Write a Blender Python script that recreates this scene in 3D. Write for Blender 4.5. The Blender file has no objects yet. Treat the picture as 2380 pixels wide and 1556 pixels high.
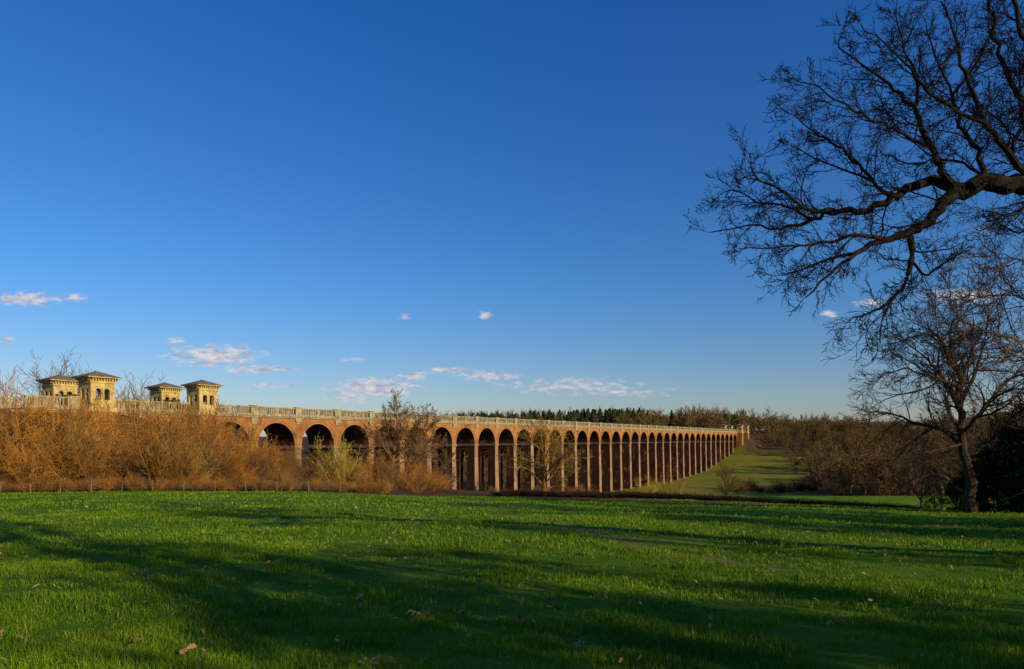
import bpy, math, random
import numpy as np
from math import sin, cos, pi, sqrt, radians
random.seed(7); np.random.seed(7)
R = random.Random(11)

# ------------------------------------------------------------------ helpers
def new_obj(name, data=None, parent=None):
    o = bpy.data.objects.new(name, data)
    bpy.context.scene.collection.objects.link(o)
    if parent: o.parent = parent
    return o
def empty(name):
    o = new_obj(name); o.empty_display_size = 1; return o

class MB:
    def __init__(s): s.v=[]; s.f=[]; s.m=[]
    def quad(s,a,b,c,d,m=0):
        n=len(s.v); s.v += [a,b,c,d]; s.f.append((n,n+1,n+2,n+3)); s.m.append(m)
    def poly(s,pts,m=0):
        n=len(s.v); s.v += list(pts); s.f.append(tuple(range(n,n+len(pts)))); s.m.append(m)
    def mesh(s,name,mats,smooth=False):
        me=bpy.data.meshes.new(name); me.from_pydata(s.v,[],s.f)
        for m in mats: me.materials.append(m)
        me.polygons.foreach_set('material_index',np.array(s.m,dtype=np.int32))
        if smooth: me.polygons.foreach_set('use_smooth',np.ones(len(s.f),dtype=bool))
        me.update(); return me

def tube(mb,pts,rad,sides,m=0):
    n=len(pts); base=len(mb.v)
    v=mb.v; f=mb.f
    cs=[(cos(2*pi*k/sides),sin(2*pi*k/sides)) for k in range(sides)]
    for i in range(n):
        a=pts[i-1] if i>0 else pts[0]; b=pts[i+1] if i<n-1 else pts[-1]
        dx,dy,dz=b[0]-a[0],b[1]-a[1],b[2]-a[2]
        l=sqrt(dx*dx+dy*dy+dz*dz)+1e-9; dx/=l;dy/=l;dz/=l
        if abs(dz)<0.9: ux,uy,uz=-dy,dx,0.0
        else: ux,uy,uz=0.0,-dz,dy
        l=sqrt(ux*ux+uy*uy+uz*uz)+1e-9; ux/=l;uy/=l;uz/=l
        wx,wy,wz=dy*uz-dz*uy,dz*ux-dx*uz,dx*uy-dy*ux
        p=pts[i]; r=rad[i]
        for c,s_ in cs:
            v.append((p[0]+r*(c*ux+s_*wx),p[1]+r*(c*uy+s_*wy),p[2]+r*(c*uz+s_*wz)))
    for i in range(n-1):
        for k in range(sides):
            k2=(k+1)%sides
            f.append((base+i*sides+k,base+i*sides+k2,base+(i+1)*sides+k2,base+(i+1)*sides+k)); mb.m.append(m)

def norm(d):
    l=sqrt(d[0]**2+d[1]**2+d[2]**2)+1e-9
    return (d[0]/l,d[1]/l,d[2]/l)
def rvec(rg):
    return norm((rg.gauss(0,1),rg.gauss(0,1),rg.gauss(0,1)))
def branch_dir(d,ang,rg):
    r=rvec(rg); dt=r[0]*d[0]+r[1]*d[1]+r[2]*d[2]
    p=norm((r[0]-dt*d[0],r[1]-dt*d[1],r[2]-dt*d[2]))
    c,s_=cos(ang),sin(ang)
    return (d[0]*c+p[0]*s_,d[1]*c+p[1]*s_,d[2]*c+p[2]*s_)

def grow(out,p,d,L,r0,lvl,P,rg):
    n=P['seg'][lvl]; st=L/n; pts=[p]; rad=[r0]; dirs=[d]; w=P['wig'][lvl]; tp=P['trop'][lvl]
    tipr=max(P['rmin'],r0*P.get('tip',0.35))
    for i in range(n):
        r=rvec(rg)
        d=norm((d[0]+r[0]*w,d[1]+r[1]*w,d[2]+r[2]*w+tp))
        p=(p[0]+d[0]*st,p[1]+d[1]*st,p[2]+d[2]*st)
        pts.append(p); dirs.append(d); rad.append(r0+(tipr-r0)*(i+1)/n)
    out.append((pts,rad,P['sides'][lvl]))
    if lvl<P['max']: spawn(out,pts,rad,dirs,L,lvl,P,rg)
def spawn(out,pts,rad,dirs,L,lvl,P,rg,nch=None):
    n=len(pts)-1; s0=P['start'][lvl]
    nc=nch if nch is not None else P['nch'][lvl]
    for j in range(nc):
        t=s0+(1-s0)*(j+rg.random())/nc
        if j==nc-1: t=1.0
        k=min(n-1,int(t*n)); f=t*n-k
        a,b=pts[k],pts[k+1]
        q=(a[0]+(b[0]-a[0])*f,a[1]+(b[1]-a[1])*f,a[2]+(b[2]-a[2])*f)
        rr=rad[k]+(rad[k+1]-rad[k])*f
        ang=P['ang'][lvl]*rg.uniform(.65,1.25)*(0.5 if j==nc-1 else 1)
        dd=branch_dir(dirs[k+1],ang,rg)
        LL=L*P['lr'][lvl]*rg.uniform(.5,1.25)*(1.15-.55*t)
        grow(out,q,dd,LL,max(P['rmin'],min(rr*P['rr'],LL*P.get('rl',.03))),lvl+1,P,rg)

# ------------------------------------------------------------------ materials
def mat(name):
    m=bpy.data.materials.new(name); m.use_nodes=True
    nt=m.node_tree; b=nt.nodes['Principled BSDF']; b.inputs['Roughness'].default_value=.9
    b.inputs['Specular IOR Level'].default_value=.15
    return m,nt,b
def ramp(nt,fac,stops):
    r=nt.nodes.new('ShaderNodeValToRGB'); e=r.color_ramp.elements
    while len(e)>1: e.remove(e[-1])
    e[0].position=stops[0][0]; e[0].color=(*stops[0][1],1)
    for p,c in stops[1:]:
        x=e.new(p); x.color=(*c,1)
    nt.links.new(fac,r.inputs[0]); return r.outputs[0]
def noise(nt,scale,detail=5,vec=None,rough=.55,sc=None):
    n=nt.nodes.new('ShaderNodeTexNoise'); n.inputs['Scale'].default_value=scale
    n.inputs['Detail'].default_value=detail; n.inputs['Roughness'].default_value=rough
    if vec is None:
        g=nt.nodes.new('ShaderNodeNewGeometry'); vec=g.outputs['Position']
    if sc:
        mp=nt.nodes.new('ShaderNodeVectorMath'); mp.operation='MULTIPLY'; mp.inputs[1].default_value=sc
        nt.links.new(vec,mp.inputs[0]); vec=mp.outputs[0]
    nt.links.new(vec,n.inputs['Vector']); return n.outputs['Fac']
def mixc(nt,fac,a,b,mode='MIX'):
    x=nt.nodes.new('ShaderNodeMix'); x.data_type='RGBA'; x.blend_type=mode
    for i,val in ((0,fac),(6,a),(7,b)):
        if isinstance(val,(int,float)): x.inputs[i].default_value=val
        elif isinstance(val,tuple): x.inputs[i].default_value=(*val,1)
        else: nt.links.new(val,x.inputs[i])
    return x.outputs[2]
def mth(nt,op,a,b=None,clamp=False):
    x=nt.nodes.new('ShaderNodeMath'); x.operation=op; x.use_clamp=clamp
    for i,val in ((0,a),(1,b)):
        if val is None: continue
        if isinstance(val,(int,float)): x.inputs[i].default_value=val
        else: nt.links.new(val,x.inputs[i])
    return x.outputs[0]

def twig_mat(name,cols,bigs=.08):
    m,nt,b=mat(name)
    oi=nt.nodes.new('ShaderNodeObjectInfo')
    n=noise(nt,.6,3)
    f=mth(nt,'ADD',mth(nt,'MULTIPLY',oi.outputs['Random'],.65),mth(nt,'MULTIPLY',n,.45))
    k=len(cols)-1
    c=ramp(nt,f,[(0.15+0.75*i/k,cols[i]) for i in range(len(cols))])
    nt.links.new(c,b.inputs['Base Color']); return m
M_gold=twig_mat('scrub_twigs',[(.14,.06,.014),(.38,.15,.022),(.19,.10,.025),(.46,.19,.026),(.14,.07,.022),(.36,.22,.04)])
M_yel=twig_mat('willow_twigs',[(.26,.19,.035),(.38,.28,.05)])
M_brown=twig_mat('bark_brown',[(.08,.048,.024),(.15,.088,.038),(.20,.11,.042)])
M_dark=twig_mat('bark_dark',[(.035,.027,.02),(.06,.045,.03)])
M_far=twig_mat('far_twigs',[(.08,.045,.02),(.18,.092,.032),(.10,.085,.03),(.23,.115,.034)])
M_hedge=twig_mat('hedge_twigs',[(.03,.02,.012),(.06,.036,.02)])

m,nt,b=mat('oak_bark'); M_oak=m
n=noise(nt,9,5); c=ramp(nt,n,[(.3,(.010,.008,.006)),(.6,(.022,.016,.012)),(.8,(.034,.032,.017))])
nt.links.new(c,b.inputs['Base Color'])
bp=nt.nodes.new('ShaderNodeBump'); bp.inputs['Distance'].default_value=.03; bp.inputs['Strength'].default_value=.7
nt.links.new(noise(nt,30,5,sc=(1,1,.4)),bp.inputs['Height']); nt.links.new(bp.outputs[0],b.inputs['Normal'])
M_edge=twig_mat('field_oak_bark',[(.03,.02,.013),(.06,.036,.02)])

m,nt,b=mat('evergreen_leaves'); M_ever=m
c=ramp(nt,noise(nt,1.2,4),[(.3,(.008,.014,.005)),(.7,(.018,.03,.009))]); nt.links.new(c,b.inputs['Base Color'])
m,nt,b=mat('conifer_needles'); M_con=m
oi=nt.nodes.new('ShaderNodeObjectInfo')
c=ramp(nt,oi.outputs['Random'],[(0,(.015,.038,.010)),(1,(.04,.065,.018))]); nt.links.new(c,b.inputs['Base Color'])

def brickmat(name,base,dark,pale,orange,cuts=(.3,.46,.6,.7),strk=3.0,big_s=.25):
    m,nt,b=mat(name)
    big=noise(nt,big_s,6,rough=.65); streak=noise(nt,.9,5,sc=(1,1,.15)); fine=noise(nt,6,4)
    c=ramp(nt,big,[(cuts[0],dark),(cuts[1],base),(cuts[2],base),(cuts[3],orange)])
    c=mixc(nt,mth(nt,'MULTIPLY',mth(nt,'SUBTRACT',streak,.52,),strk,True),c,pale)
    c=mixc(nt,.45,c,ramp(nt,fine,[(.3,(.35,.35,.35)),(.7,(1,1,1))]),'MULTIPLY')
    g=nt.nodes.new('ShaderNodeNewGeometry'); sp=nt.nodes.new('ShaderNodeSeparateXYZ'); nt.links.new(g.outputs['Position'],sp.inputs[0])
    al=mth(nt,'ADD',mth(nt,'MULTIPLY',sp.outputs[0],.52),mth(nt,'MULTIPLY',sp.outputs[1],.85))
    al=mth(nt,'ADD',al,mth(nt,'MULTIPLY',mth(nt,'ADD',mth(nt,'MULTIPLY',sp.outputs[0],.85),mth(nt,'MULTIPLY',sp.outputs[1],-.52)),.97))
    cb=nt.nodes.new('ShaderNodeCombineXYZ'); nt.links.new(al,cb.inputs[0]); nt.links.new(sp.outputs[2],cb.inputs[1])
    pt=nt.nodes.new('ShaderNodeTexBrick'); pt.inputs['Scale'].default_value=1; pt.inputs['Brick Width'].default_value=2.3; pt.inputs['Row Height'].default_value=1.9; pt.inputs['Mortar Size'].default_value=0
    pt.inputs['Color1'].default_value=(.62,.58,.58,1); pt.inputs['Color2'].default_value=(1.25,1.2,1.15,1)
    nt.links.new(cb.outputs[0],pt.inputs['Vector'])
    c=mixc(nt,.5,c,pt.outputs['Color'],'MULTIPLY')
    bt=nt.nodes.new('ShaderNodeTexBrick'); bt.inputs['Scale'].default_value=1; bt.inputs['Brick Width'].default_value=.235; bt.inputs['Row Height'].default_value=.075; bt.inputs['Mortar Size'].default_value=.008
    bt.inputs['Color1'].default_value=(1,1,1,1); bt.inputs['Color2'].default_value=(.75,.7,.7,1); bt.inputs['Mortar'].default_value=(.9,.85,.8,1)
    nt.links.new(cb.outputs[0],bt.inputs['Vector'])
    c=mixc(nt,.8,c,bt.outputs['Color'],'MULTIPLY')
    nt.links.new(c,b.inputs['Base Color']); return m
M_brick=brickmat('viaduct_brick',(.46,.21,.06),(.19,.09,.04),(.40,.28,.15),(.56,.27,.075))
M_brickd=brickmat('shaded_stained_brick',(.10,.040,.022),(.032,.017,.013),(.12,.07,.045),(.46,.18,.05),cuts=(.34,.48,.58,.63),strk=2,big_s=.3)  # shade of vaults and pier sides painted into base colour, plus stain/repair patches
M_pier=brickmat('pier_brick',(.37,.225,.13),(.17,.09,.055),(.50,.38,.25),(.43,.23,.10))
def stonemat(name,a,bc,d,dirt=4):
    m,nt,b=mat(name)
    c=ramp(nt,noise(nt,.8,7,rough=.65),[(.3,a),(.55,bc),(.75,d)])
    s=noise(nt,2.2,6,sc=(1,1,.3),rough=.7); c=mixc(nt,mth(nt,'MULTIPLY',mth(nt,'SUBTRACT',s,.48),dirt,True),c,(.10,.08,.045))
    nt.links.new(c,b.inputs['Base Color']); return m
M_stone=stonemat('limestone',(.24,.19,.105),(.38,.31,.18),(.47,.39,.24),5.5)
M_stoney=stonemat('yellow_limestone',(.37,.26,.09),(.56,.42,.155),(.62,.49,.23),3.5)
M_roof=stonemat('roof_slate',(.12,.09,.07),(.19,.145,.11),(.25,.19,.14))
M_wood=stonemat('fence_wood',(.13,.09,.05),(.19,.14,.08),(.24,.18,.11))
m,nt,b=mat('wire'); b.inputs['Base Color'].default_value=(.25,.24,.22,1); b.inputs['Metallic'].default_value=.6; M_wire=m

# ------------------------------------------------------------------ terrain
TX,TY=.5195,.8545; QX,QY=.8545,-.5195; BX,BY=-49.4,157.6; PITCH=12.16
def sst(a,b,x):
    t=np.clip((x-a)/(b-a),0,1); return t*t*(3-2*t)
def tq(x,y): return (x-BX)*TX+(y-BY)*TY,(x-BX)*QX+(y-BY)*QY
def terr(x,y):
    x=np.asarray(x,dtype=float); y=np.asarray(y,dtype=float)
    t,q=tq(x,y); n=t/PITCH
    V=np.interp(n,[-40,-9,-6,-3,-1,1,3,6,10,15,22,28,34,37,45,60,90,200],[0,-2,-5,-6.5,-9.5,-13,-16.5,-19.5,-22.5,-24.2,-24,-20.8,-11,-6,0,5,9,14])
    V=V+np.clip(.10*(q-65),0,15)*sst(5,20,n)
    V=V+1.2*np.sin(x*.013+1)*np.sin(y*.011)*sst(200,600,y)
    V=V+8*np.sin(x*.0023+.5)*sst(700,1600,y)
    emb=(1-sst(6,14,np.abs(q+4.5)))*np.maximum(1-sst(-3.2,-1.9,n),sst(34.9,36.2,n))
    V=V*(1-emb)+4.4*emb
    rise=-.0832*y; wv=sst(10,22,x)*sst(74,88,y)*(1-sst(118,150,y))
    V=V+wv*np.maximum(0,rise-V)
    s=.056+.0065*sst(-28,4,x)+.00036*np.clip(x,0,60)
    F=-1.6-s*np.clip(y,-40,200)
    F=F+.10*np.sin(x*.11+y*.07)*sst(4,15,y)+.06*np.sin(x*.31-y*.23)*sst(3,12,y)
    y0=72-.8*np.clip(x,0,45)
    a=sst(0,26,y-y0)
    z=F*(1-a)+V*a
    return z
def tz(x,y): return float(terr(x,y))

xs=np.concatenate([-np.geomspace(40,3000,70)[::-1],np.arange(-39,40,.6),np.geomspace(40,3000,70)])
ys=np.concatenate([np.linspace(-300,-40,12),np.arange(-38,0,2),np.arange(0,20,.4),np.arange(20,130,1.0),np.geomspace(130,4500,130)])
GX,GY=np.meshgrid(xs,ys); GZ=terr(GX,GY)
rn=np.random.RandomState(3)
GZ+=rn.normal(0,.012,GZ.shape)*(np.abs(GX)<40)*(GY<60)
nx,ny=len(xs),len(ys)
V=np.stack([GX.ravel(),GY.ravel(),GZ.ravel()],1)
idx=np.arange(nx*ny).reshape(ny,nx)
F=np.stack([idx[:-1,:-1],idx[:-1,1:],idx[1:,1:],idx[1:,:-1]],-1).reshape(-1,4)
def np_mesh(name,V,F,mats,smooth=True):
    me=bpy.data.meshes.new(name); k=F.shape[1]
    me.vertices.add(len(V)); me.vertices.foreach_set('co',V.astype(np.float32).ravel())
    me.loops.add(F.size); me.loops.foreach_set('vertex_index',F.astype(np.int32).ravel())
    me.polygons.add(len(F)); me.polygons.foreach_set('loop_start',np.arange(0,F.size,k,dtype=np.int32))
    me.polygons.foreach_set('loop_total',np.full(len(F),k,dtype=np.int32))
    me.polygons.foreach_set('use_smooth',np.full(len(F),smooth,dtype=bool))
    for m in mats: me.materials.append(m)
    me.update(calc_edges=True); me.validate(); return me
def path_mask(x,y):
    px=np.interp(y,[0,11,12.5,16,24.6,36,60],[9,5.7,4.8,3.1,1.4,-.9,-4])
    return np.exp(-((x-px)/(.26+.008*y))**2)*sst(10,12.5,y)*(1-.6*sst(16,34,y))*.8
gt,gq=tq(GX,GY); gn=gt/PITCH
y0=72-.8*np.clip(GX,0,45)
litter=sst(0,5,GY-y0)
wob=6*np.sin(GX*.05)+5*np.sin(GY*.037)
meadow=((gn>3)&(gn<34.5)&(gq>-5)&(gq+wob<72)).astype(float)
meadow=np.maximum(meadow,((gn>-3)&(gn<14)&(gq>60)&(gq<150)&(GY-y0>2)&(GX>13))*1.0)
litter=litter*(1-meadow)
m,nt,b=mat('ground_grass_and_litter'); M_ground=m
at=nt.nodes.new('ShaderNodeAttribute'); at.attribute_name='litter'
ap=nt.nodes.new('ShaderNodeAttribute'); ap.attribute_name='path'
g1=ramp(nt,noise(nt,.35,6),[(.3,(.06,.14,.006)),(.55,(.11,.21,.008)),(.75,(.18,.23,.02))])
g1=mixc(nt,.6,g1,ramp(nt,noise(nt,14,5,rough=.7),[(.3,(.35,.4,.3)),(.7,(1.1,1.1,1))]),'MULTIPLY')
far=ramp(nt,noise(nt,.03,6,rough=.7),[(.35,(.10,.15,.012)),(.5,(.20,.19,.02)),(.65,(.26,.17,.035))])
gg=nt.nodes.new('ShaderNodeNewGeometry'); sp=nt.nodes.new('ShaderNodeSeparateXYZ'); nt.links.new(gg.outputs['Position'],sp.inputs[0])
ff=mth(nt,'MULTIPLY',mth(nt,'SUBTRACT',sp.outputs[1],120),.01,True)
g1=mixc(nt,ff,g1,far)
soil=ramp(nt,noise(nt,5,6,rough=.7),[(.3,(.12,.085,.03)),(.7,(.30,.21,.085))])
g1=mixc(nt,mth(nt,'MULTIPLY',ap.outputs['Fac'],mth(nt,'MULTIPLY',noise(nt,1.2,4),1.6),True),g1,soil)
lit=ramp(nt,noise(nt,.5,6,rough=.7),[(.3,(.05,.032,.014)),(.6,(.12,.066,.026)),(.8,(.08,.075,.02))])
c=mixc(nt,at.outputs['Fac'],g1,lit)
nt.links.new(c,b.inputs['Base Color']); b.inputs['Specular IOR Level'].default_value=.05
bp=nt.nodes.new('ShaderNodeBump'); bp.inputs['Distance'].default_value=.06; bp.inputs['Strength'].default_value=.8
nt.links.new(noise(nt,9,6,rough=.75),bp.inputs['Height']); nt.links.new(bp.outputs[0],b.inputs['Normal'])
me=np_mesh('ground',V,F,[M_ground])
a=me.attributes.new('litter','FLOAT','POINT'); a.data.foreach_set('value',litter.ravel().astype(np.float32))
a=me.attributes.new('path','FLOAT','POINT'); a.data.foreach_set('value',(path_mask(GX,GY)*(GY<65)).ravel().astype(np.float32))
new_obj('ground',me)

# ------------------------------------------------------------------ grass blades
m,nt,b=mat('grass_blades'); M_grass=m
av=nt.nodes.new('ShaderNodeAttribute'); av.attribute_name='var'
gcol=ramp(nt,av.outputs['Fac'],[(0,(.05,.125,.005)),(.45,(.135,.25,.006)),(.8,(.23,.34,.012)),(.95,(.34,.35,.03)),(1,(.48,.38,.15))])
gcol=mixc(nt,.75,gcol,ramp(nt,noise(nt,.4,6,rough=.7),[(.3,(.40,.55,.5)),(.5,(1,1,1)),(.7,(1.6,1.15,1))]),'MULTIPLY')
tr=nt.nodes.new('ShaderNodeBsdfTranslucent'); nt.links.new(gcol,tr.inputs[0]); nt.links.new(gcol,b.inputs['Base Color'])
b.inputs['Roughness'].default_value=.6
ms=nt.nodes.new('ShaderNodeMixShader'); ms.inputs[0].default_value=.35
nt.links.new(b.outputs[0],ms.inputs[1]); nt.links.new(tr.outputs[0],ms.inputs[2])
nt.links.new(ms.outputs[0],nt.nodes['Material Output'].inputs['Surface'])
def vnoise(x,y,s,seed):
    rr=np.random.RandomState(seed); G=rr.rand(64,64)
    u=x*s; w=y*s; i=np.floor(u).astype(int); j=np.floor(w).astype(int); fu=u-i; fw=w-j
    fu=fu*fu*(3-2*fu); fw=fw*fw*(3-2*fw)
    g=lambda a,b: G[a%64,b%64]
    return (g(i,j)*(1-fu)+g(i+1,j)*fu)*(1-fw)+(g(i,j+1)*(1-fu)+g(i+1,j+1)*fu)*fw
def blades(N,ya,yb,h,w,seed,p=2):
    rr=np.random.RandomState(seed)
    y=(ya**p+(yb**p-ya**p)*rr.rand(N))**(1/p)
    x=(rr.rand(N)*2-1)*(y*.86+1.5)
    k=vnoise(x,y,3.1,1)*.5+vnoise(x,y,.6,2)*.5
    k=np.clip((k-.5)*2.2+.45,0,1)
    keep=rr.rand(N)<(.25+.95*k)*(1-.9*path_mask(x,y))
    x,y,k=x[keep],y[keep],k[keep]; n=len(x)
    z=terr(x,y)-.01
    ang=rr.rand(n)*2*pi; hh=h*(.25+1.2*k)*(.5+1.0*rr.rand(n)); ww=w*(.5+.9*rr.rand(n))
    hh*=1-.6*path_mask(x,y)
    lean=rr.rand(n)*1.1; la=rr.rand(n)*2*pi
    lx,ly=np.cos(la)*lean*hh,np.sin(la)*lean*hh
    cx,cy=np.cos(ang)*ww*.5,np.sin(ang)*ww*.5
    P=np.stack([np.stack([x-cx,y-cy,z],1),np.stack([x+cx,y+cy,z],1),
        np.stack([x+cx*.8+lx*.35,y+cy*.8+ly*.35,z+hh*.6],1),np.stack([x-cx*.8+lx*.35,y-cy*.8+ly*.35,z+hh*.6],1),
        np.stack([x+lx,y+ly,z+hh*(1-.35*lean)],1)],1).reshape(-1,3)
    o=np.arange(n)*5
    T=np.concatenate([np.stack([o,o+1,o+2],1),np.stack([o,o+2,o+3],1),np.stack([o+3,o+2,o+4],1)])
    var=np.clip(.1+.45*rr.rand(n)+.45*(vnoise(x,y,.5,5)-.2),0,.93); var[rr.rand(n)<.025]=1
    return P,T,np.repeat(var,5)
Ps=[];Ts=[];Vs=[];off=0
for args in ((190000,2.2,8,.08,.006,1),(160000,7.5,16,.085,.011,2),(110000,15,32,.10,.024,3),(70000,30,72,.12,.055,4)):
    P_,T_,v_=blades(*args); Ps.append(P_);Ts.append(T_+off);Vs.append(v_);off+=len(P_)
me=np_mesh('grass',np.concatenate(Ps),np.concatenate(Ts),[M_grass],False)
a=me.attributes.new('var','FLOAT','POINT'); a.data.foreach_set('value',np.concatenate(Vs).astype(np.float32))
new_obj('grass',me)

# small broad-leaved weeds in the far part of the field
m,nt,b=mat('weed_leaf'); M_weed=m
c=ramp(nt,noise(nt,2,3),[(.3,(.07,.15,.012)),(.7,(.16,.28,.025))]); nt.links.new(c,b.inputs['Base Color']); b.inputs['Roughness'].default_value=.6
mb=MB()
for i in range(420):
    y=R.uniform(14,48); x=R.uniform(.1,.85)*y
    z=tz(x,y)
    for j in range(R.randrange(5,11)):
        a=R.uniform(0,2*pi); l=R.uniform(.05,.12); w=l*.22; c_,s_=cos(a),sin(a); e=R.uniform(.3,1.0)
        px_,py_=x+R.gauss(0,.14),y+R.gauss(0,.14)
        mb.poly([(px_,py_,z),(px_+c_*l*.5-s_*w,py_+s_*l*.5+c_*w,z+l*e*.7),(px_+c_*l,py_+s_*l,z+l*e),(px_+c_*l*.5+s_*w,py_+s_*l*.5-c_*w,z+l*e*.7)])
new_obj('field_weeds',mb.mesh('field_weeds',[M_weed]))

# fallen leaves
m,nt,b=mat('dead_leaf'); M_leaf=m
c=ramp(nt,noise(nt,3,3),[(.3,(.24,.10,.04)),(.7,(.50,.29,.14))]); nt.links.new(c,b.inputs['Base Color'])
mb=MB()
def leaf(x,y,s):
    z=tz(x,y)+R.uniform(.05,.10); a=R.uniform(0,2*pi); t1=R.uniform(-.6,.6); t2=R.uniform(-.6,.6)
    pts=[]
    prof=[(-.5,0),(-.3,.18),(-.15,.12),(0,.27),(.15,.16),(.3,.24),(.5,.02),(.3,-.22),(.15,-.15),(0,-.27),(-.15,-.12),(-.3,-.17)]
    for u,w in prof:
        X=(u*cos(a)-w*sin(a))*s; Y=(u*sin(a)+w*cos(a))*s
        pts.append((x+X,y+Y,z+X*t1+Y*t2+abs(w)*s*.5))
    mb.poly(pts)
for i in range(900):
    y=sqrt(R.uniform(3.5**2,28**2)); x=R.uniform(-.8,.8)*y; leaf(x,y,R.uniform(.05,.10))
for cx,cy,k in ((-2.55,5.25,26),(-3.9,5.2,12),(-1.15,5.9,9),(-1.05,8.0,20),(.15,7.6,6),(.6,6.6,7),(-2.0,9.0,5),(-3.0,6.3,5),(1.3,5.4,6),(-4.6,8.5,5),(2.0,9.4,4)):
    for i in range(k): leaf(cx+R.gauss(0,.08),cy+R.gauss(0,.06),R.uniform(.06,.11))
new_obj('fallen_leaves',mb.mesh('fallen_leaves',[M_leaf]))

# ------------------------------------------------------------------ viaduct
def BP(t,q,z): return (BX+TX*t+QX*q,BY+TY*t+QY*q,z)
def box(mb,t0,t1,q0,q1,z0,z1,m=0):
    c=[BP(t,q,z) for z in (z0,z1) for q in (q0,q1) for t in (t0,t1)]
    for f in ((0,1,3,2),(4,5,7,6),(0,1,5,4),(2,3,7,6),(0,2,6,4),(1,3,7,5)): mb.quad(*[c[i] for i in f],m=m)
def arched_wall(mb,P,W0,W1,z0,z1,ops,th,seg=18,m=0,mi=0):
    us={W0,W1}
    for c,hw,zb,zs in ops:
        for k in range(seg+1): us.add(round(c-hw*cos(pi*k/seg),5))
    us=sorted(us)
    for u1,u2 in zip(us[:-1],us[1:]):
        if u2-u1<1e-4: continue
        um=(u1+u2)/2; op=None
        for o in ops:
            if abs(um-o[0])<o[1]: op=o
        if op is None:
            for s_ in (0,th): mb.quad(P(u1,s_,z0),P(u2,s_,z0),P(u2,s_,z1),P(u1,s_,z1),m)
        else:
            c,hw,zb,zs=op
            a1=zs+sqrt(max(0,hw*hw-(u1-c)**2)); a2=zs+sqrt(max(0,hw*hw-(u2-c)**2))
            for s_ in (0,th):
                mb.quad(P(u1,s_,a1),P(u2,s_,a2),P(u2,s_,z1),P(u1,s_,z1),m)
                if zb>z0+1e-3: mb.quad(P(u1,s_,z0),P(u2,s_,z0),P(u2,s_,zb),P(u1,s_,zb),m)
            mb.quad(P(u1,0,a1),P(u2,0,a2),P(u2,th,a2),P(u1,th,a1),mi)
            if zb>z0+1e-3: mb.quad(P(u1,0,zb),P(u2,0,zb),P(u2,th,zb),P(u1,th,zb),m)
        mb.quad(P(u1,0,z1),P(u2,0,z1),P(u2,th,z1),P(u1,th,z1),m)
    for c,hw,zb,zs in ops:
        if zs>zb:
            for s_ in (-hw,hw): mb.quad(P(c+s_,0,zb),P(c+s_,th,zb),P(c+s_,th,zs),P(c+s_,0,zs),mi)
    for u in (W0,W1): mb.quad(P(u,0,z0),P(u,th,z0),P(u,th,z1),P(u,0,z1),m)

VIA=empty('railway_viaduct')
WID=8.8; ZS=-1.5; RAD=5.12; ZC=4.75
mb=MB()
ops=[((k+.5)*PITCH,RAD,ZS,ZS) for k in range(-2,35)]
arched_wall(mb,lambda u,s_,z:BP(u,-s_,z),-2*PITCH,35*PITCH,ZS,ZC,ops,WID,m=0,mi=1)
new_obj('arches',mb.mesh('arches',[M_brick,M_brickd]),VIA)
mb=MB()
for k in range(-2,35):
    c=(k+.5)*PITCH
    for side,q0,q1 in ((0,0.004,.10),(1,-WID-.004,-WID-.10)):
        for ra,rb,qq in ((RAD-.01,RAD+.48,q1),(RAD+.484,RAD+.66,q1+(.10 if side==0 else -.10))):
            for j in range(24):
                a1=pi*j/24;a2=pi*(j+1)/24
                A=[(c-r*cos(a),ZS+r*sin(a)) for r in (ra,rb) for a in (a1,a2)]
                if A[2][0]<k*PITCH or A[3][0]>(k+1)*PITCH: continue
                mb.quad(BP(A[0][0],qq,A[0][1]),BP(A[1][0],qq,A[1][1]),BP(A[3][0],qq,A[3][1]),BP(A[2][0],qq,A[2][1]),0 if rb<RAD+.5 else 1)
                mb.quad(BP(A[2][0],q0,A[2][1]),BP(A[3][0],q0,A[3][1]),BP(A[3][0],qq,A[3][1]),BP(A[2][0],qq,A[2][1]),0)
                mb.quad(BP(A[0][0],q0,A[0][1]),BP(A[1][0],q0,A[1][1]),BP(A[1][0],qq,A[1][1]),BP(A[0][0],qq,A[0][1]),0)
new_obj('arch_rings',mb.mesh('arch_rings',[M_brick,M_pier]),VIA)
mb=MB()
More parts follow.
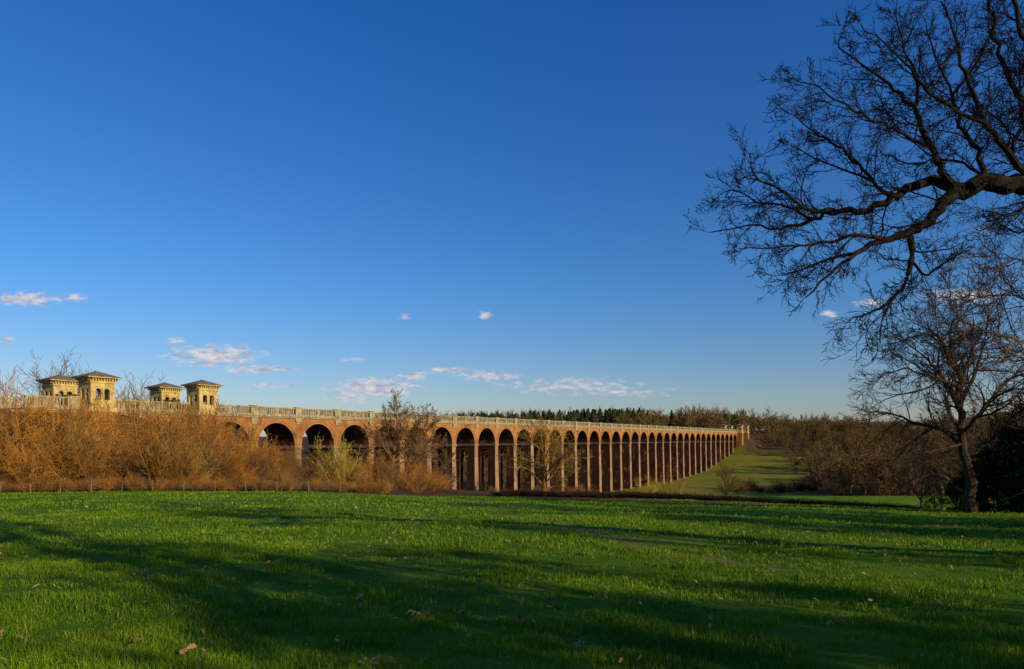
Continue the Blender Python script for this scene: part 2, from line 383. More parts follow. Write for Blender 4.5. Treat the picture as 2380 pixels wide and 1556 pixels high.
for k in range(-1,35):
    t0=k*PITCH; zb=min(tz(*BP(t0,0,0)[:2]),tz(*BP(t0,-WID,0)[:2]))-1; zt=-2.25
    H=zt-zb
    hole=H>9; zlo=zb+3.2; zhi=zt-1.2; hwid=1.45
    zsamp=sorted(set([zb,zt]+([zlo+hwid*(1-cos(a)) for a in np.linspace(0,pi/2,8)]+[zhi-hwid*(1-cos(a)) for a in np.linspace(0,pi/2,8)] if hole else [])))
    def hw(z):
        if not hole or z<=zlo or z>=zhi: return 0
        if z<zlo+hwid: return sqrt(max(0,hwid**2-(z-zlo-hwid)**2))
        if z>zhi-hwid: return sqrt(max(0,hwid**2-(z-zhi+hwid)**2))
        return hwid
    qc=-WID/2
    def T(z): return .93+.30*(zt-z)/24
    def Q(z): return WID/2-.05+.5*(zt-z)/24
    for a,b_ in zip(zsamp[:-1],zsamp[1:]):
        if b_-a<1e-4: continue
        for s_ in (-1,1):
            for tt in (-1,1):
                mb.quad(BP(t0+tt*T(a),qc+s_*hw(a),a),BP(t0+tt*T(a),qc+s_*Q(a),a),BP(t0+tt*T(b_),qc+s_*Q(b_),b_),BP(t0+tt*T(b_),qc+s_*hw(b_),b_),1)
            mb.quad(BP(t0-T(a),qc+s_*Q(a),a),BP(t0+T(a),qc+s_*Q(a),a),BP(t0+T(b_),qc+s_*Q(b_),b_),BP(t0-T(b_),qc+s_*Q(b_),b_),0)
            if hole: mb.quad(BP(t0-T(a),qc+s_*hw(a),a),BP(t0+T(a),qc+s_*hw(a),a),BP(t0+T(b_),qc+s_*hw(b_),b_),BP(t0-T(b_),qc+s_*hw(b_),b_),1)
    box(mb,t0-1.16,t0+1.16,-WID-.22,.22,-2.25,-1.95,2); box(mb,t0-1.07,t0+1.07,-WID-.14,.14,-1.946,-1.504,2)
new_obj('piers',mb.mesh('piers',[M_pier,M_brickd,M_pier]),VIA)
mb=MB()
ta,tb=-4.6*PITCH,37.4*PITCH
for sgn,qf in ((1,0.0),(-1,-WID)):
    def sb(t0,t1,o0,o1,z0,z1,m=0):
        q0,q1=(qf+o0,qf+o1) if sgn==1 else (qf-o1,qf-o0)
        box(mb,t0,t1,q0,q1,z0,z1,m)
    sb(ta,tb,-.5,.28,ZC+.003,5.05); sb(ta,tb,-.5,.45,5.053,5.30); sb(ta,tb,-.35,.20,5.303,5.62)
    sb(ta,tb,-.22,.22,6.85,7.12)
    for k in range(-5,38):
        w=.95; t=k*PITCH
        if ta<=t<=tb:
            sb(t-w,t+w,-.30,.42,5.304,7.16); sb(t-w-.1,t+w+.1,-.38,.50,7.163,7.32)
            sb(t-w+.1,t+w-.1,.005,.36,3.9,ZC-.002); sb(t-.55,t+.55,.003,.22,3.3,3.897)
        nb=19
        for j in range(nb):
            t=k*PITCH+1.25+(PITCH-2.5)*(j+.5)/nb
            if t<ta or t>tb: continue
            if j==9: sb(t-.35,t+.35,-.18,.18,5.623,6.847); continue
            w=.13
            sb(t-w*.7,t+w*.7,-.08,.08,5.9,6.6); sb(t-w,t+w,-.12,.12,5.623,5.897); sb(t-w,t+w,-.12,.12,6.603,6.847)
new_obj('parapet_balustrade',mb.mesh('parapet_balustrade',[M_stone]),VIA)
mb=MB()
box(mb,ta,tb,-WID+.55,-.55,ZC+.005,5.1,0)
for a,b_ in ((-4.75*PITCH,-2*PITCH-.003),(35*PITCH+.003,37.5*PITCH)):
    box(mb,a,b_,-WID-.0,0,-12,ZC,1)
new_obj('deck_and_abutments',mb.mesh('deck_and_abutments',[M_roof,M_brick]),VIA)

def pavilion(tc,qc):
    mb=MB(); h=1.95
    box(mb,tc-h-.25,tc+h+.25,qc-h-.25,qc+h+.25,-11,4.6,1)
    box(mb,tc-h-.5,tc+h+.5,qc-h-.5,qc+h+.5,4.603,5.0,0)
    box(mb,tc-h-.3,tc+h+.3,qc-h-.3,qc+h+.3,5.003,5.45,0)
    box(mb,tc-h,tc+h,qc-h,qc+h,5.453,6.0,0)
    z0,z1=6.003,9.55; th=.45
    o2=[(-.72,.47,6.7,8.15),(.72,.47,6.7,8.15)]
    for (U,N) in (((1,0),(0,1)),((1,0),(0,-1)),((0,1),(1,0)),((0,1),(-1,0))):
        hh=h if U[0] else h-th-.003
        arched_wall(mb,lambda u,s_,z,U=U,N=N:BP(tc+U[0]*u+N[0]*(h-s_),qc+U[1]*u+N[1]*(h-s_),z),-hh,hh,z0,z1,o2,th,seg=10,m=0,mi=0)
    for a in (-1,1):
        for b_ in (-1,1):
            box(mb,tc+a*(h-.28)-.32,tc+a*(h-.28)+.32,qc+b_*(h-.28)-.32,qc+b_*(h-.28)+.32,6.004,9.5,0)
            box(mb,tc+a*(h-.28)-.40,tc+a*(h-.28)+.40,qc+b_*(h-.28)-.40,qc+b_*(h-.28)+.40,8.0,8.2,0)
    box(mb,tc-h-.14,tc+h+.14,qc-h-.14,qc+h+.14,9.553,9.85,0)
    box(mb,tc-h-.05,tc+h+.05,qc-h-.05,qc+h+.05,9.853,10.25,0)
    for i in range(9):
        u=-h+.1+i*(2*h-.2)/8
        for s_ in (-1,1):
            q_=qc+s_*(h+.30); box(mb,tc+u-.09,tc+u+.09,q_-.24,q_+.24,10.05,10.42,0)
            t_=tc+s_*(h+.30); box(mb,t_-.24,t_+.24,qc+u-.09,qc+u+.09,10.05,10.42,0)
    e=h+.85
    box(mb,tc-e,tc+e,qc-e,qc+e,10.424,10.6,0)
    e2=e+.08; A=[BP(tc+a*e2,qc+b_*e2,10.604) for a,b_ in ((-1,-1),(1,-1),(1,1),(-1,1))]
    r=.45; Bq=[BP(tc+a*r,qc+b_*r,11.55) for a,b_ in ((-1,-1),(1,-1),(1,1),(-1,1))]
    for i in range(4): mb.quad(A[i],A[(i+1)%4],Bq[(i+1)%4],Bq[i],2)
    mb.quad(*Bq,m=2); mb.quad(*A,m=2)
    box(mb,tc-.3,tc+.3,qc-.3,qc+.3,11.5,11.7,2)
    new_obj('stone_pavilion',mb.mesh('stone_pavilion',[M_stoney,M_brick,M_roof]))
for n_ in (-2.1,-3.75,35.15,36.8):
    for q_ in (1.7,-WID-1.9): pavilion(n_*PITCH,q_)

# ------------------------------------------------------------------ vegetation prototypes
def scrub_mesh(seed,mat_,stems=22,H=6.0,spread=.85,rt=.022,dens=1.0,kids=(11,6),ang=.65,trop=.05):
    rg=random.Random(seed); out=[]
    P=dict(seg=[6,4,2],wig=[.16,.26,.3],trop=[trop,trop,.02],nch=[kids[0],kids[1],0],lr=[.36,.5,.5],ang=[ang,ang,.6],start=[.18,.12,0],rr=.6,rmin=rt*.5,sides=[4,3,3],max=2,tip=.25)
    for i in range(stems):
        a=rg.uniform(0,2*pi); r=rg.random()**.6
        d=norm((cos(a)*r*spread,sin(a)*r*spread,1))
        p=(cos(a)*r*.8+rg.gauss(0,.25),sin(a)*r*.8+rg.gauss(0,.25),-.2)
        grow(out,p,d,H*rg.uniform(.5,1.02)*(1-.3*r),rt*2.0*rg.uniform(.8,1.5),0,P,rg)
    mb=MB()
    for pts,rad,s_ in out: tube(mb,pts,rad,s_)
    return mb.mesh('scrub_%d'%seed,[mat_])
def tree_mesh(seed,mat_,H=12,nch=(13,8,6,4),tr=.32,rmin=.012,maxl=4,low=.22,wide=.62):
    rg=random.Random(seed); out=[]
    P=dict(seg=[7,6,5,3,2],wig=[.08,.20,.26,.3,.3],trop=[.04,.05,.04,.03,.02],nch=list(nch)+[0]*3,lr=[wide,.52,.5,.5,.5],ang=[.95,.75,.7,.7,.7],start=[low,.2,.15,.1,.1],rr=.62,rmin=rmin,sides=[7,5,4,3,3],max=maxl,tip=.25)
    grow(out,(0,0,-.3),(rg.gauss(0,.05),rg.gauss(0,.05),1),H*.78,tr,0,P,rg)
    mb=MB()
    for pts,rad,s_ in out: tube(mb,pts,rad,s_)
    return mb.mesh('bare_tree_%d'%seed,[mat_])
def inst(name,me,x,y,s,parent=None,sink=0,sz=None,z=None):
    o=new_obj(name,me,parent); o.location=(x,y,(tz(x,y) if z is None else z)-sink)
    o.rotation_euler=(0,0,R.uniform(0,2*pi)); o.scale=(s,s,sz if sz else s); return o

SC=[scrub_mesh(i,M_gold,rt=.024,stems=[18,22,14,26,20,16][i],spread=[1.1,.8,1.3,.7,1.0,1.2][i],ang=[.85,.7,.95,.6,.8,.9][i],trop=[.01,.05,.03,.07,.02,.04][i],kids=(12,6)) for i in range(6)]
SCB=[scrub_mesh(20+i,M_brown,rt=.022,stems=15,spread=1.2,ang=.9,trop=.01) for i in range(3)]
HED=[scrub_mesh(30+i,M_hedge,stems=30,spread=1.1,rt=.035) for i in range(2)]
WS=[scrub_mesh(70+i,M_brown if i else M_gold,stems=20,spread=.42,rt=.018,kids=(14,8)) for i in range(2)]
TB=[tree_mesh(40+i,M_brown,rmin=.016) for i in range(3)]
FT=[tree_mesh(60+i,M_far,H=12,nch=(14,8,5),maxl=3,rmin=.05,low=.12,tr=.25) for i in range(5)]
def conifer_mesh(seed):
    rg=random.Random(seed); mb=MB(); H=12
    tube(mb,[(0,0,0),(0,0,H)],[.2,.03],5)
    for i in range(34):
        z=.8+(H-.9)*i/34; L=(H-z)*.30*rg.uniform(.6,1.2)+.3
        for j in range(8):
            a=rg.uniform(0,2*pi); l=L*rg.uniform(.6,1.15); w=l*.38+.1
            c,s_=cos(a),sin(a); dz=-.25*l
            mb.poly([(0,0,z+.3),(c*l*.5-s_*w,s_*l*.5+c*w,z+dz*.4),(c*l,s_*l,z+dz),(c*l*.5+s_*w,s_*l*.5-c*w,z+dz*.4)])
            mb.poly([(0,0,z+.4),(c*l*.6,s_*l*.6,z+dz*.3+.3),(c*l,s_*l,z+dz),(0,0,z-.3)])
    return mb.mesh('conifer_%d'%seed,[M_con])
CN=[conifer_mesh(i) for i in range(3)]
def evergreen_mesh(seed,H=8,Rr=3.2,N=9000,low=.02):
    rg=random.Random(seed); mb=MB()
    out=[]; P=dict(seg=[5,4,3],wig=[.1,.2,.2],trop=[.05,.03,.0],nch=[16,5,0],lr=[.5,.5,.5],ang=[1,.8,.7],start=[.1,.2,0],rr=.5,rmin=.02,sides=[6,4,3],max=2)
    grow(out,(0,0,-.3),(0,0,1),H*.95,.25,0,P,rg)
    for pts,rad,s_ in out: tube(mb,pts,rad,s_,1)
    cl=[]
    for i in range(70):
        z=H*(low+(1-low)*rg.random()); rr=Rr*sqrt(max(.05,1-((z/H-.4)/.62)**2))*rg.uniform(.35,1.05)
        a=rg.uniform(0,2*pi); cl.append((cos(a)*rr,sin(a)*rr,z,rg.uniform(.5,1.0)))
    for i in range(N):
        cx,cy,cz,cr=cl[rg.randrange(len(cl))]
        d=rvec(rg); r=cr*rg.random()**.4
        p=(cx+d[0]*r,cy+d[1]*r,max(0,cz+d[2]*r*.8)); s_=rg.uniform(.07,.15)
        u=rvec(rg); w=rvec(rg)
        mb.poly([(p[0]-u[0]*s_,p[1]-u[1]*s_,p[2]-u[2]*s_),(p[0]+w[0]*s_*.5,p[1]+w[1]*s_*.5,p[2]+w[2]*s_*.5),(p[0]+u[0]*s_,p[1]+u[1]*s_,p[2]+u[2]*s_),(p[0]-w[0]*s_*.5,p[1]-w[1]*s_*.5,p[2]-w[2]*s_*.5)])
    return mb.mesh('evergreen_%d'%seed,[M_ever,M_dark])
EV=[evergreen_mesh(i) for i in range(2)]

# ------------------------------------------------------------------ scrub thicket (left)
TH=empty('scrub_thicket')
def topline(b): return float(np.interp(b,[-.9,-.75,-.6,-.5,-.45,-.41,-.37,-.3,-.2,-.1,0],[.046,.045,.046,.041,.030,.016,-.006,-.020,-.030,-.040,-.055]))
cnt=0
for i in range(5000):
    if cnt>=215: break
    b=R.uniform(-.95,-.10); Zmax=np.interp(b,[-.95,-.75,-.6,-.5,-.3,-.1],[92,104,117,126,145,150]); Z=R.uniform(79,Zmax)
    x=b*Z; t_,q_=tq(x,Z)
    if q_<6.5: continue
    back=(Z-79)/(Zmax-79)
    top=topline(b)*Z; h=(top-tz(x,Z))*R.uniform(.62,1.08)
    if Z<88: h*=R.uniform(.45,.85)
    if h<1.5: continue
    inst('scrub',R.choice(SC+SC+SCB if b<-.36 or R.random()<.45 else SC[:2]+SCB),x,Z,h/4.7,TH); cnt+=1
BR=empty('bramble_bank')
for i in range(230):
    x=R.uniform(-75,-14); y=R.uniform(75.5,81)
    inst('bramble',R.choice(SC+SCB),x,y,R.uniform(.25,.5),BR,sz=R.uniform(.2,.42))
for i in range(60):
    n_=R.uniform(-1,12); p=BP(n_*PITCH,R.uniform(3,16),0)
    inst('bramble',R.choice(SC[:2]+SCB+HED),p[0],p[1],R.uniform(.6,1.15),BR)

YB=[scrub_mesh(80,M_yel,stems=34,spread=.85,rt=.024,dens=1.2)]
def tall(name,me,b,Z,e,unit):
    x=b*Z; h=e*Z-tz(x,Z); return inst(name,me,x,Z,h/unit)
tall('willow_bush',YB[0],-.252,92,.003,5.3)
tall('willow_bush',SC[2],-.158,90,-.030,4.7)
tall('willow_bush',SC[3],-.19,98,-.022,5.2)
tall('willow_bush',SC[4],-.135,100,-.036,4.7)
tall('willow_bush',YB[0],.225,150,-.054,5.3)
tall('willow_bush',YB[0],.205,160,-.058,5.3)
tall('willow_bush',YB[0],-.47,86,-.005,5.3)
tall('willow_bush',YB[0],-.66,84,-.0,5.3)
o1=tree_mesh(101,M_brown,nch=(16,9,7,5),rmin=.018,low=.3,wide=.6)
tall('bare_oak_tree',o1,-.175,126,.041,10.4)
tall('bare_oak_tree',tree_mesh(104,M_brown,nch=(16,9,7,5),rmin=.018,low=.3,wide=.6),-.15,133,.034,10.4)
o2=tree_mesh(102,M_gold,nch=(16,10,6,4),rmin=.018,low=.15,wide=.78)
tall('bare_ash_tree',o2,.047,112,.018,10.8)
o3=tree_mesh(103,M_brown,nch=(12,8,6,4),rmin=.02,low=.2,wide=.55)
tall('bare_alder_tree',o3,-.1,150,-.004,10.8)
for b,Z,e in ((-.655,140,.116),(-.63,150,.104),(-.67,150,.108),(-.745,130,.098),(-.765,135,.104),(-.55,152,.088),(-.535,158,.08),(-.56,150,.08),(-.43,128,.060)):
    tall('bare_poplar_tree',R.choice(WS),b,Z,e,5.6)
tall('hawthorn_tree',TB[0],.315,190,-.036,10.8)

# fence
FE=empty('wire_fence'); mb=MB(); mw=MB()
fx=np.arange(-80,-17,3.4); prev=None
for x in fx:
    y=75.2+.8*sin(x*.05); z=tz(x,y); lean=R.gauss(0,.05); hp=R.uniform(1.0,1.2)
    tube(mb,[(x,y,z-.3),(x+lean,y,z+hp)],[.06,.05],6)
    mb.poly([(x+lean+.05*cos(a),y+.05*sin(a),z+hp+.002) for a in np.linspace(0,2*pi,7)[:-1]])
    if prev:
        for hh in (.35,.7,1.0): tube(mw,[(prev[0],prev[1],prev[2]+hh),(x,y,z+hh)],[.005,.005],3)
    prev=(x,y,z)
new_obj('posts',mb.mesh('posts',[M_wood]),FE); new_obj('wires',mw.mesh('wires',[M_wire]),FE)

# hedge beyond the crest on the right
HG=empty('hedge_row')
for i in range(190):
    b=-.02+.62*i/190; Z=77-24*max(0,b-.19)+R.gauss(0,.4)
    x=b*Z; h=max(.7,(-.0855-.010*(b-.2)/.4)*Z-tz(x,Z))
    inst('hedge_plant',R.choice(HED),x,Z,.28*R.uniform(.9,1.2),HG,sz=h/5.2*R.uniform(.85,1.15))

# valley woodland, right
WD=empty('valley_woodland')
def zmin(b): return float(np.interp(b,[.2,.34,.341,.40,.43,.46,.50,.56,.62,.66,.7,.95],[600,600,480,430,370,270,225,185,140,100,85,80]))
cnt=0
for i in range(14000):
    if cnt>=380: break
    Z=R.uniform(80,640); b=R.uniform(.26,.95); x=b*Z; t_,q_=tq(x,Z); n_=t_/PITCH
    if Z<zmin(b)*R.uniform(.97,1.12) or q_<50: continue
    h=R.uniform(9,17)
    lim=float(np.interp(b,[.2,.35,.42,.47,.55,.7,.95],[.02,.032,.028,.014,.014,.03,.05]))
    if (tz(x,Z)+h)/Z>lim: h=lim*Z-tz(x,Z)
    if h<4: continue
    me_=R.choice(FT) if Z>180 else R.choice(TB+FT[:2])
    inst('woodland_tree',me_,x,Z,h/11,WD,sz=h/10.5); cnt+=1
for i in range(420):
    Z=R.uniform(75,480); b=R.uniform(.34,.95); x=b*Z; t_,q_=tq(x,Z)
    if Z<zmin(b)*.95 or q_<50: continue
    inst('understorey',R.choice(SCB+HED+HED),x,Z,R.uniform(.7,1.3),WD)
TR=empty('thorn_hedge')
for i in range(30):
    b=.325+.12*i/30+R.gauss(0,.003); Z=318-150*(b-.325)+R.gauss(0,5)
    inst('thorn_bush',R.choice(HED+SCB),b*Z,Z,R.uniform(.7,1.2),TR)
# distant woodland on skyline
DW=empty('distant_woodland')
def skyl(b): return float(np.interp(b,[-.2,-.1,0,.04,.08,.12,.16,.25,.35,.45,.55,.9],[.038,.041,.043,.045,.042,.044,.045,.042,.038,.031,.028,.036]))
for i in range(700):
    Z=R.uniform(560,900); b=R.uniform(-.25,.85)
    x=b*Z; t_,q_=tq(x,Z)
    if abs(q_+4)<16 and t_/PITCH<52: continue
    lim=skyl(b)*R.uniform(.75,.98)
    h=min(max(lim*Z-tz(x,Z),8),26)
    inst('wood_tree',R.choice(FT),x,Z,h/10.8,DW)
for i in range(300):
    b=R.uniform(-.2,.17) if R.random()<.85 else R.uniform(.17,.33); Z=R.uniform(600,700); x=b*Z; t_,q_=tq(x,Z)
    if abs(q_+4)<16: continue
    h=(skyl(b)*R.uniform(.78,1.06)*Z-tz(x,Z)); h=min(max(h,8),32)
    inst('conifer',R.choice(CN),x,Z,h/12*R.uniform(.8,1.1),DW,sz=h/12)
for i in range(150):
    t_=R.uniform(0,34)*PITCH; q_=R.uniform(-90,-22)
    p=BP(t_,q_,0); inst('wood_tree',R.choice(FT+TB[:1]),p[0],p[1],R.uniform(.7,1.1),DW)
for i in range(60):
    t_=R.uniform(37.5,48)*PITCH; q_=R.uniform(-60,-20)
    p=BP(t_,q_,0); inst('wood_tree',R.choice(FT),p[0],p[1],R.uniform(.6,1.0),DW)
for i in range(190):
    t_=R.uniform(34.0,52)*PITCH; q_=R.uniform(10,100)
    p=BP(t_,q_,0)
    if t_/PITCH<36.5 and q_<18: continue
    inst('wood_tree',R.choice(FT),p[0],p[1],R.uniform(.5,1.0),DW)

# ------------------------------------------------------------------ right-hand trees on field edge
def pixel_to_world(u,v,D): return ((u-1190)/1587*D,D,(1021-v)/1587*D)  # u,v are image pixel coordinates, projected out to depth D from the camera
rg=random.Random(5); out=[]
P=dict(seg=[6,6,5,4,3],wig=[.12,.26,.32,.34,.34],trop=[.03,.03,.03,.03,.02],nch=[11,10,8,5,0],lr=[.6,.55,.5,.5,.5],ang=[.9,.8,.8,.75,.7],start=[.35,.2,.15,.1,.1],rr=.6,rmin=.011,sides=[7,5,4,3,3],max=4,tip=.35)
D=47
def limb(pts,r0,r1,P,lvl,rg,out,nch,L=None):
    n=len(pts); pp=[]
    for i in range(n-1):
        p0=pts[max(0,i-1)];p1=pts[i];p2=pts[i+1];p3=pts[min(n-1,i+2)]
        for k in range(4):
            t=k/4
            q=tuple(.5*((2*p1[c])+(-p0[c]+p2[c])*t+(2*p0[c]-5*p1[c]+4*p2[c]-p3[c])*t*t+(-p0[c]+3*p1[c]-3*p2[c]+p3[c])*t**3) for c in range(3))
            pp.append(q)
    pp.append(pts[-1])
    LL=sum(sqrt(sum((pp[i+1][c]-pp[i][c])**2 for c in range(3))) for i in range(len(pp)-1))
    j=LL*.006
    pp=[pp[0]]+[tuple(c_+rg.gauss(0,j) for c_ in q) for q in pp[1:]]
    rad=[r0+(r1-r0)*(i/(len(pp)-1))**.8 for i in range(len(pp))]
    dirs=[norm(tuple(pp[min(i+1,len(pp)-1)][c]-pp[max(i-1,0)][c] for c in range(3))) for i in range(len(pp))]
    out.append((pp,rad,9))
    spawn(out,pp,rad,dirs,L or LL,lvl,P,rg,nch)
base=pixel_to_world(2262,1180,D); gz=tz(base[0],base[1]); base=(base[0],base[1],gz-.3)
def E(lst): return [pixel_to_world(u,v,D+dd) for u,v,dd in lst]
limb([base]+E([(2255,1100,0),(2240,1040,0),(2228,960,.3),(2232,880,0),(2200,820,-.6),(2175,775,-1)]),.42,.06,P,0,rg,out,18,9)
limb(E([(2242,1045,0),(2190,1000,1),(2130,985,1.5),(2070,960,2),(2030,965,2)]),.16,.03,P,1,rg,out,16)
limb(E([(2232,900,0),(2170,880,-1),(2110,860,-2),(2050,870,-2)]),.14,.03,P,1,rg,out,16)
limb(E([(2235,1010,0),(2280,960,-1),(2330,900,-1),(2380,850,0)]),.18,.04,P,1,rg,out,16)
limb(E([(2228,950,0),(2270,860,1),(2290,780,2),(2300,720,2)]),.16,.03,P,1,rg,out,16)
limb(E([(2240,1060,0),(2300,1030,1),(2370,960,2),(2430,900,2)]),.15,.03,P,1,rg,out,12)
limb(E([(2238,1030,0),(2160,1050,-1),(2110,1040,-2)]),.10,.02,P,1,rg,out,12)
mb=MB()
for pts,rad,s_ in out: tube(mb,pts,rad,s_)
new_obj('oak_tree',mb.mesh('field_edge_oak',[M_edge]))
for b,Z,s_ in ((.62,56,.35),(.65,54,.45),(.67,52,.6),(.69,50,.75),(.715,50,1.0),(.75,49,1.2),(.79,47,1.35),(.85,45,1.45),(.92,44,1.4)):
    inst('holly_bush',R.choice(EV),b*Z,Z,s_*.75)
for b,Z,e in ((.60,72,-.02),(.63,66,.0),(.66,62,.02),(.70,70,.035),(.745,66,.04),(.80,60,.05)):
    tall('hawthorn_tree',R.choice(TB),b,Z,e,10.8)
D=27; rg=random.Random(9); out=[]
P2=dict(P); P2['rmin']=.008; P2['trop']=[.03,.06,.08,.08,.05]
base=pixel_to_world(2620,1200,D); base=(base[0],base[1],tz(base[0],base[1])-.3)
limb([base]+E([(2600,1000,0),(2560,850,0),(2540,700,0),(2520,520,0)]),.30,.08,P2,0,rg,out,10,6)
limb(E([(2560,860,0),(2460,810,-.5),(2370,790,-1),(2290,770,-1),(2230,740,-1)]),.09,.02,P2,1,rg,out,18)
limb(E([(2545,760,0),(2450,720,.5),(2360,690,.5),(2280,690,0),(2200,700,0)]),.08,.015,P2,1,rg,out,18)
limb(E([(2540,700,0),(2460,640,-.5),(2390,610,-1),(2330,590,-1)]),.08,.015,P2,1,rg,out,16)
limb(E([(2570,900,0),(2480,880,0),(2400,840,.5),(2330,840,1)]),.08,.015,P2,1,rg,out,16)
mb=MB()
for pts,rad,s_ in out: tube(mb,pts,rad,s_)
new_obj('ash_tree',mb.mesh('near_ash',[M_brown]))

# ------------------------------------------------------------------ big foreground oak
D=13; rg=random.Random(21); out=[]
PO=dict(seg=[6,7,6,5,3],wig=[.15,.30,.36,.42,.42],trop=[.0,.015,.02,.02,.02],nch=[0,8,8,6,0],lr=[.5,.36,.50,.52,.5],ang=[.8,.8,.85,.85,.8],start=[.1,.12,.12,.12,.1],rr=.48,rmin=.0042,sides=[7,5,4,3,3],max=4,tip=.3,rl=.018)
tb_=pixel_to_world(2800,1021,D); bx=tb_[0]; base=(bx,D,tz(bx,D)-.4)
limb([base,(bx-.05,D,1.5),(bx-.1,D,4.0),(bx+.1,D,7),(bx,D,10),(bx+.3,D,13)],.62,.12,PO,1,rg,out,0)
main=[(2800,560,0),(2600,470,0),(2480,440,0),(2380,434,0),(2300,426,0),(2235,442,0)]
limb(E(main),.24,.155,PO,1,rg,out,5,3)
L=[
 ([(2235,442,0),(2190,472,0),(2160,512,0),(2118,540,-.1),(2055,556,-.3),(1992,590,-.5),(1945,622,-.6),(1880,690,-.7)],.14,.014,14),
 ([(2235,442,0),(2180,424,.1),(2120,436,.2),(2070,460,.3),(2010,490,.4),(1940,490,.5),(1890,512,.6),(1835,530,.7),(1770,526,.8),(1650,542,.9)],.12,.009,18),
 ([(1940,490,.5),(1870,482,.3),(1815,440,.1),(1755,410,0),(1745,360,0)],.045,.008,11),
 ([(1890,512,.6),(1830,480,.8),(1760,470,1),(1700,440,1),(1650,475,1.1)],.03,.008,10),
 ([(2118,540,-.1),(2116,600,-.3),(2108,650,-.5),(2078,690,-.6),(2035,720,-.7),(1975,745,-.7)],.07,.010,11),
 ([(2078,690,-.6),(2052,740,-.8),(2045,790,-.9)],.03,.008,6),
 ([(2116,600,-.3),(2150,640,-.6),(2180,620,-.8),(2215,600,-1)],.03,.008,7),
 ([(2055,556,-.3),(1985,545,-.8),(1910,566,-1.1),(1830,572,-1.3),(1720,580,-1.4)],.045,.008,13),
 ([(1992,590,-.5),(1930,600,-.2),(1870,625,0),(1815,640,.1)],.035,.008,9),
 ([(2235,442,0),(2192,400,-.1),(2160,340,-.3),(2128,265,-.5),(2085,205,-.6),(2010,160,-.7),(1945,95,-.8)],.085,.009,16),
 ([(2160,340,-.3),(2100,310,-.8),(2050,290,-1.1),(1985,255,-1.3),(1900,205,-1.4),(1830,185,-1.5)],.04,.008,14),
 ([(2070,460,.3),(2030,420,.6),(1985,370,.8),(1930,330,1),(1880,300,1.2),(1815,250,1.3)],.045,.008,14),
 ([(2030,420,.6),(1960,395,.9),(1900,370,1.1),(1840,340,1.2)],.028,.008,8),
 ([(2300,426,0),(2275,350,.3),(2235,290,.6),(2215,220,.9),(2170,130,1.1),(2150,40,1.2)],.06,.010,15),
 ([(2420,436,0),(2345,365,-.3),(2295,290,-.5),(2248,190,-.7),(2225,110,-.9),(2190,10,-1)],.08,.011,16),
 ([(2128,265,-.5),(2130,180,-.7),(2100,110,-.8),(2080,20,-1)],.035,.009,10),
 ([(2295,290,-.5),(2210,250,-.9),(2150,200,-1.1),(2080,120,-1.3),(2000,60,-1.4)],.04,.009,13),
 ([(2215,220,.9),(2280,130,1.1),(2300,60,1.2),(2290,-20,1.3)],.035,.009,10),
 ([(2560,460,0),(2450,330,.4),(2380,250,.6),(2330,150,.8),(2310,50,1),(2300,-60,1)],.09,.02,15),
 ([(2600,470,0),(2480,250,-.5),(2400,150,-.8),(2370,60,-1),(2340,-60,-1)],.09,.02,15),
 ([(2450,330,.4),(2380,330,.8),(2330,290,1),(2270,230,1.3)],.035,.009,10),
 ([(2480,440,0),(2400,475,-.4),(2350,500,-.6),(2290,490,-.8)],.045,.009,9),
 ([(2480,440,0),(2420,500,.4),(2370,540,.6),(2320,520,.8)],.045,.009,8),
 ([(2300,426,0),(2240,380,.8),(2180,370,1.2),(2110,380,1.4),(2040,350,1.5)],.035,.009,12),
 ([(2600,470,0),(2500,400,1.0),(2400,390,1.4),(2300,370,1.6)],.05,.009,11),
 ([(2420,436,0),(2380,300,.2),(2370,200,.3),(2400,90,.4)],.045,.009,12),
 ([(2345,365,-.3),(2390,250,-.1),(2420,120,.2),(2400,0,.3)],.045,.009,12),
]
for pts,r0,r1,nc in L: limb(E(pts),r0,r1,PO,1,rg,out,int(nc*1.4),2.6)
mb=MB()
for pts,rad,s_ in out: tube(mb,pts,rad,s_)
new_obj('overhanging_oak_tree',mb.mesh('overhanging_oak',[M_oak])); print('oak polys',len(mb.f))

# trees standing behind / right of the viewpoint (they cast the field shadows)
for x,y,s_ in ((18,-9,1.0),(38,4,1.2),(50,14,1.25),(47,-8,1.2),(41,25,1.6),(36,17,1.2)):
    inst('bare_oak_tree',R.choice(TB),x,y,s_)
for x,y,s_,sz in ((12.2,-2.4,.7,1.7),(16.5,-2.8,1.0,1.0),(14.5,-6.5,.5,.9),(28,13,1.1,1.3),(34,10,1.1,1.4),(33,21,1.1,1.3),(30,-3,.7,1.6),(44,16,1.3,1.6)):
    inst('holly_tree',R.choice(EV),x,y,s_,sz=sz)

# ------------------------------------------------------------------ light, sky, camera
SUN=(.77,-.64); EL=radians(19)
az=math.atan2(SUN[0],SUN[1])
sun=bpy.data.lights.new('sun','SUN'); sun.energy=5.0; sun.angle=radians(.5); sun.color=(1,.81,.50)
so=new_obj('sun',sun)
from mathutils import Vector
dv=Vector((-SUN[0]*cos(EL),-SUN[1]*cos(EL),-sin(EL))); so.rotation_euler=dv.to_track_quat('-Z','Y').to_euler(); so.location=(30,-30,40)
w=bpy.data.worlds.new('World'); bpy.context.scene.world=w; w.use_nodes=True; nt=w.node_tree
bg=nt.nodes['Background']; bg.inputs[1].default_value=.11
sk=nt.nodes.new('ShaderNodeTexSky'); sk.sky_type='NISHITA'; sk.sun_disc=False; sk.sun_elevation=EL; sk.sun_rotation=az
sk.air_density=1.0; sk.dust_density=.3; sk.ozone_density=2.0; sk.altitude=100
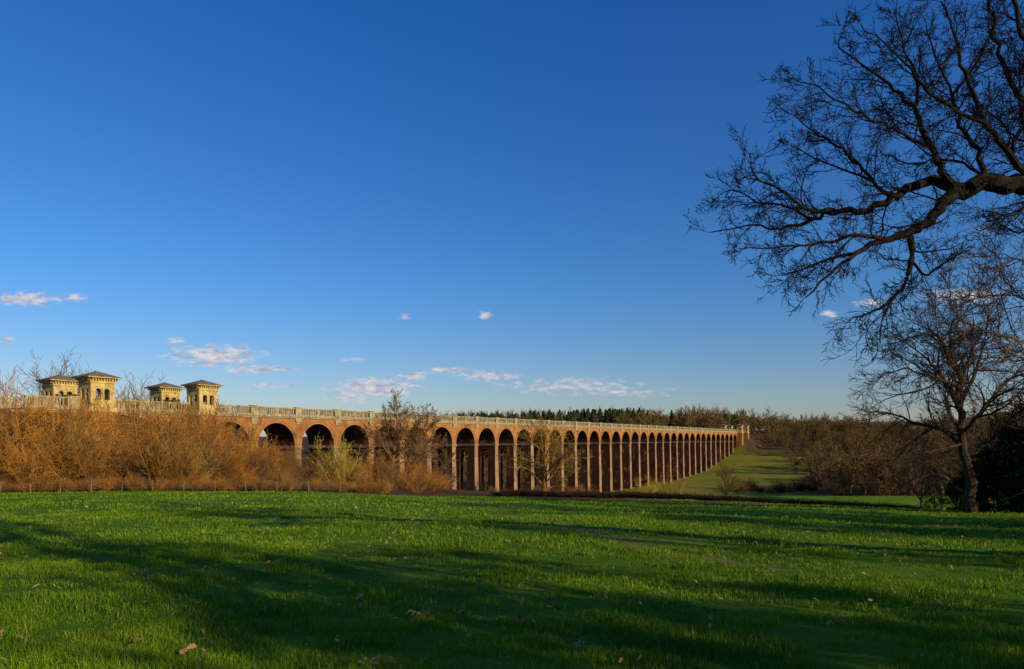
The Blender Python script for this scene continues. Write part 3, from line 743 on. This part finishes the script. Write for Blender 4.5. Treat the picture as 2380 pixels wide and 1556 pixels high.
hs=nt.nodes.new('ShaderNodeHueSaturation'); hs.inputs['Saturation'].default_value=1.12; nt.links.new(sk.outputs[0],hs.inputs['Color'])
tc=nt.nodes.new('ShaderNodeTexCoord'); sp=nt.nodes.new('ShaderNodeSeparateXYZ'); nt.links.new(tc.outputs['Generated'],sp.inputs[0])
tint=ramp(nt,sp.outputs[2],[(0,(.62,.62,.80)),(.06,(.60,.67,.88)),(.2,(.42,.73,1.10)),(.55,(.20,.66,1.25))])
skc=mixc(nt,1.0,hs.outputs[0],tint,'MULTIPLY')
yy=mth(nt,'MAXIMUM',sp.outputs[1],.05)
bb=mth(nt,'DIVIDE',sp.outputs[0],yy); ee=mth(nt,'DIVIDE',sp.outputs[2],yy)
cb=nt.nodes.new('ShaderNodeCombineXYZ'); nt.links.new(bb,cb.inputs[0]); nt.links.new(ee,cb.inputs[1])
clouds=[(-.712,.205,.041,.0076,1),(-.64,.2075,.013,.006,.8),(-.74,.1455,.013,.004,.8),(-.4915,.1424,.0125,.006,.8),(-.4348,.1216,.058,.012,1),(-.372,.1027,.055,.005,.8),
(-.2016,.075,.057,.011,1),(-.145,.092,.019,.0045,.9),(-.0914,.1002,.035,.004,.8),(-.0315,.092,.038,.006,.9),(.088,.078,.085,.010,.65),(-.0378,.1815,.010,.0045,.9),
(-.1575,.18,.012,.004,.5),(.466,.184,.011,.004,.9),(.523,.199,.02,.005,.8),(.662,.2086,.05,.009,.9),(-.353,.0775,.04,.004,.6),(-.239,.0586,.04,.005,.6),(-.233,.1166,.018,.003,.6),(.693,.309,.015,.006,.5),(.15,.07,.08,.006,.6)]
acc=None
for (cx,cy,rw,rh,k) in clouds:
    s1=nt.nodes.new('ShaderNodeVectorMath'); s1.operation='SUBTRACT'; nt.links.new(cb.outputs[0],s1.inputs[0]); s1.inputs[1].default_value=(cx,cy,0)
    s2=nt.nodes.new('ShaderNodeVectorMath'); s2.operation='MULTIPLY'; nt.links.new(s1.outputs[0],s2.inputs[0]); s2.inputs[1].default_value=(1/(rw*1.7),1/(rh*2.0),0)
    s3=nt.nodes.new('ShaderNodeVectorMath'); s3.operation='LENGTH'; nt.links.new(s2.outputs[0],s3.inputs[0])
    v=mth(nt,'MULTIPLY',mth(nt,'SUBTRACT',1.0,s3.outputs['Value'],True),k)
    acc=v if acc is None else mth(nt,'MAXIMUM',acc,v)
nz=noise(nt,60,7,cb.outputs[0],.62,(1,2.8,1))
den=mth(nt,'MULTIPLY',mth(nt,'SUBTRACT',mth(nt,'ADD',acc,mth(nt,'MULTIPLY',mth(nt,'SUBTRACT',nz,.5),2.2)),.20),1.7,True)
den=mth(nt,'MULTIPLY',den,mth(nt,'MULTIPLY',acc,4,True))
den=mth(nt,'MULTIPLY',den,.88)
nz2=noise(nt,40,5,cb.outputs[0],.6,(1,3,1))
ccol=ramp(nt,nz2,[(.38,(3.2,3.4,4.6)),(.58,(6.9,6.3,6.1))])
fin=mixc(nt,den,skc,ccol)
nt.links.new(fin,bg.inputs[0])

cam=bpy.data.cameras.new('camera'); co=new_obj('camera',cam); co.location=(0,0,0); co.rotation_euler=(radians(90),0,0)
cam.lens=24; cam.sensor_width=36; cam.shift_y=243/2380; cam.clip_end=10000; cam.clip_start=.1
sc=bpy.context.scene; sc.camera=co
sc.view_settings.view_transform='Standard'; sc.view_settings.look='None'; sc.view_settings.exposure=0
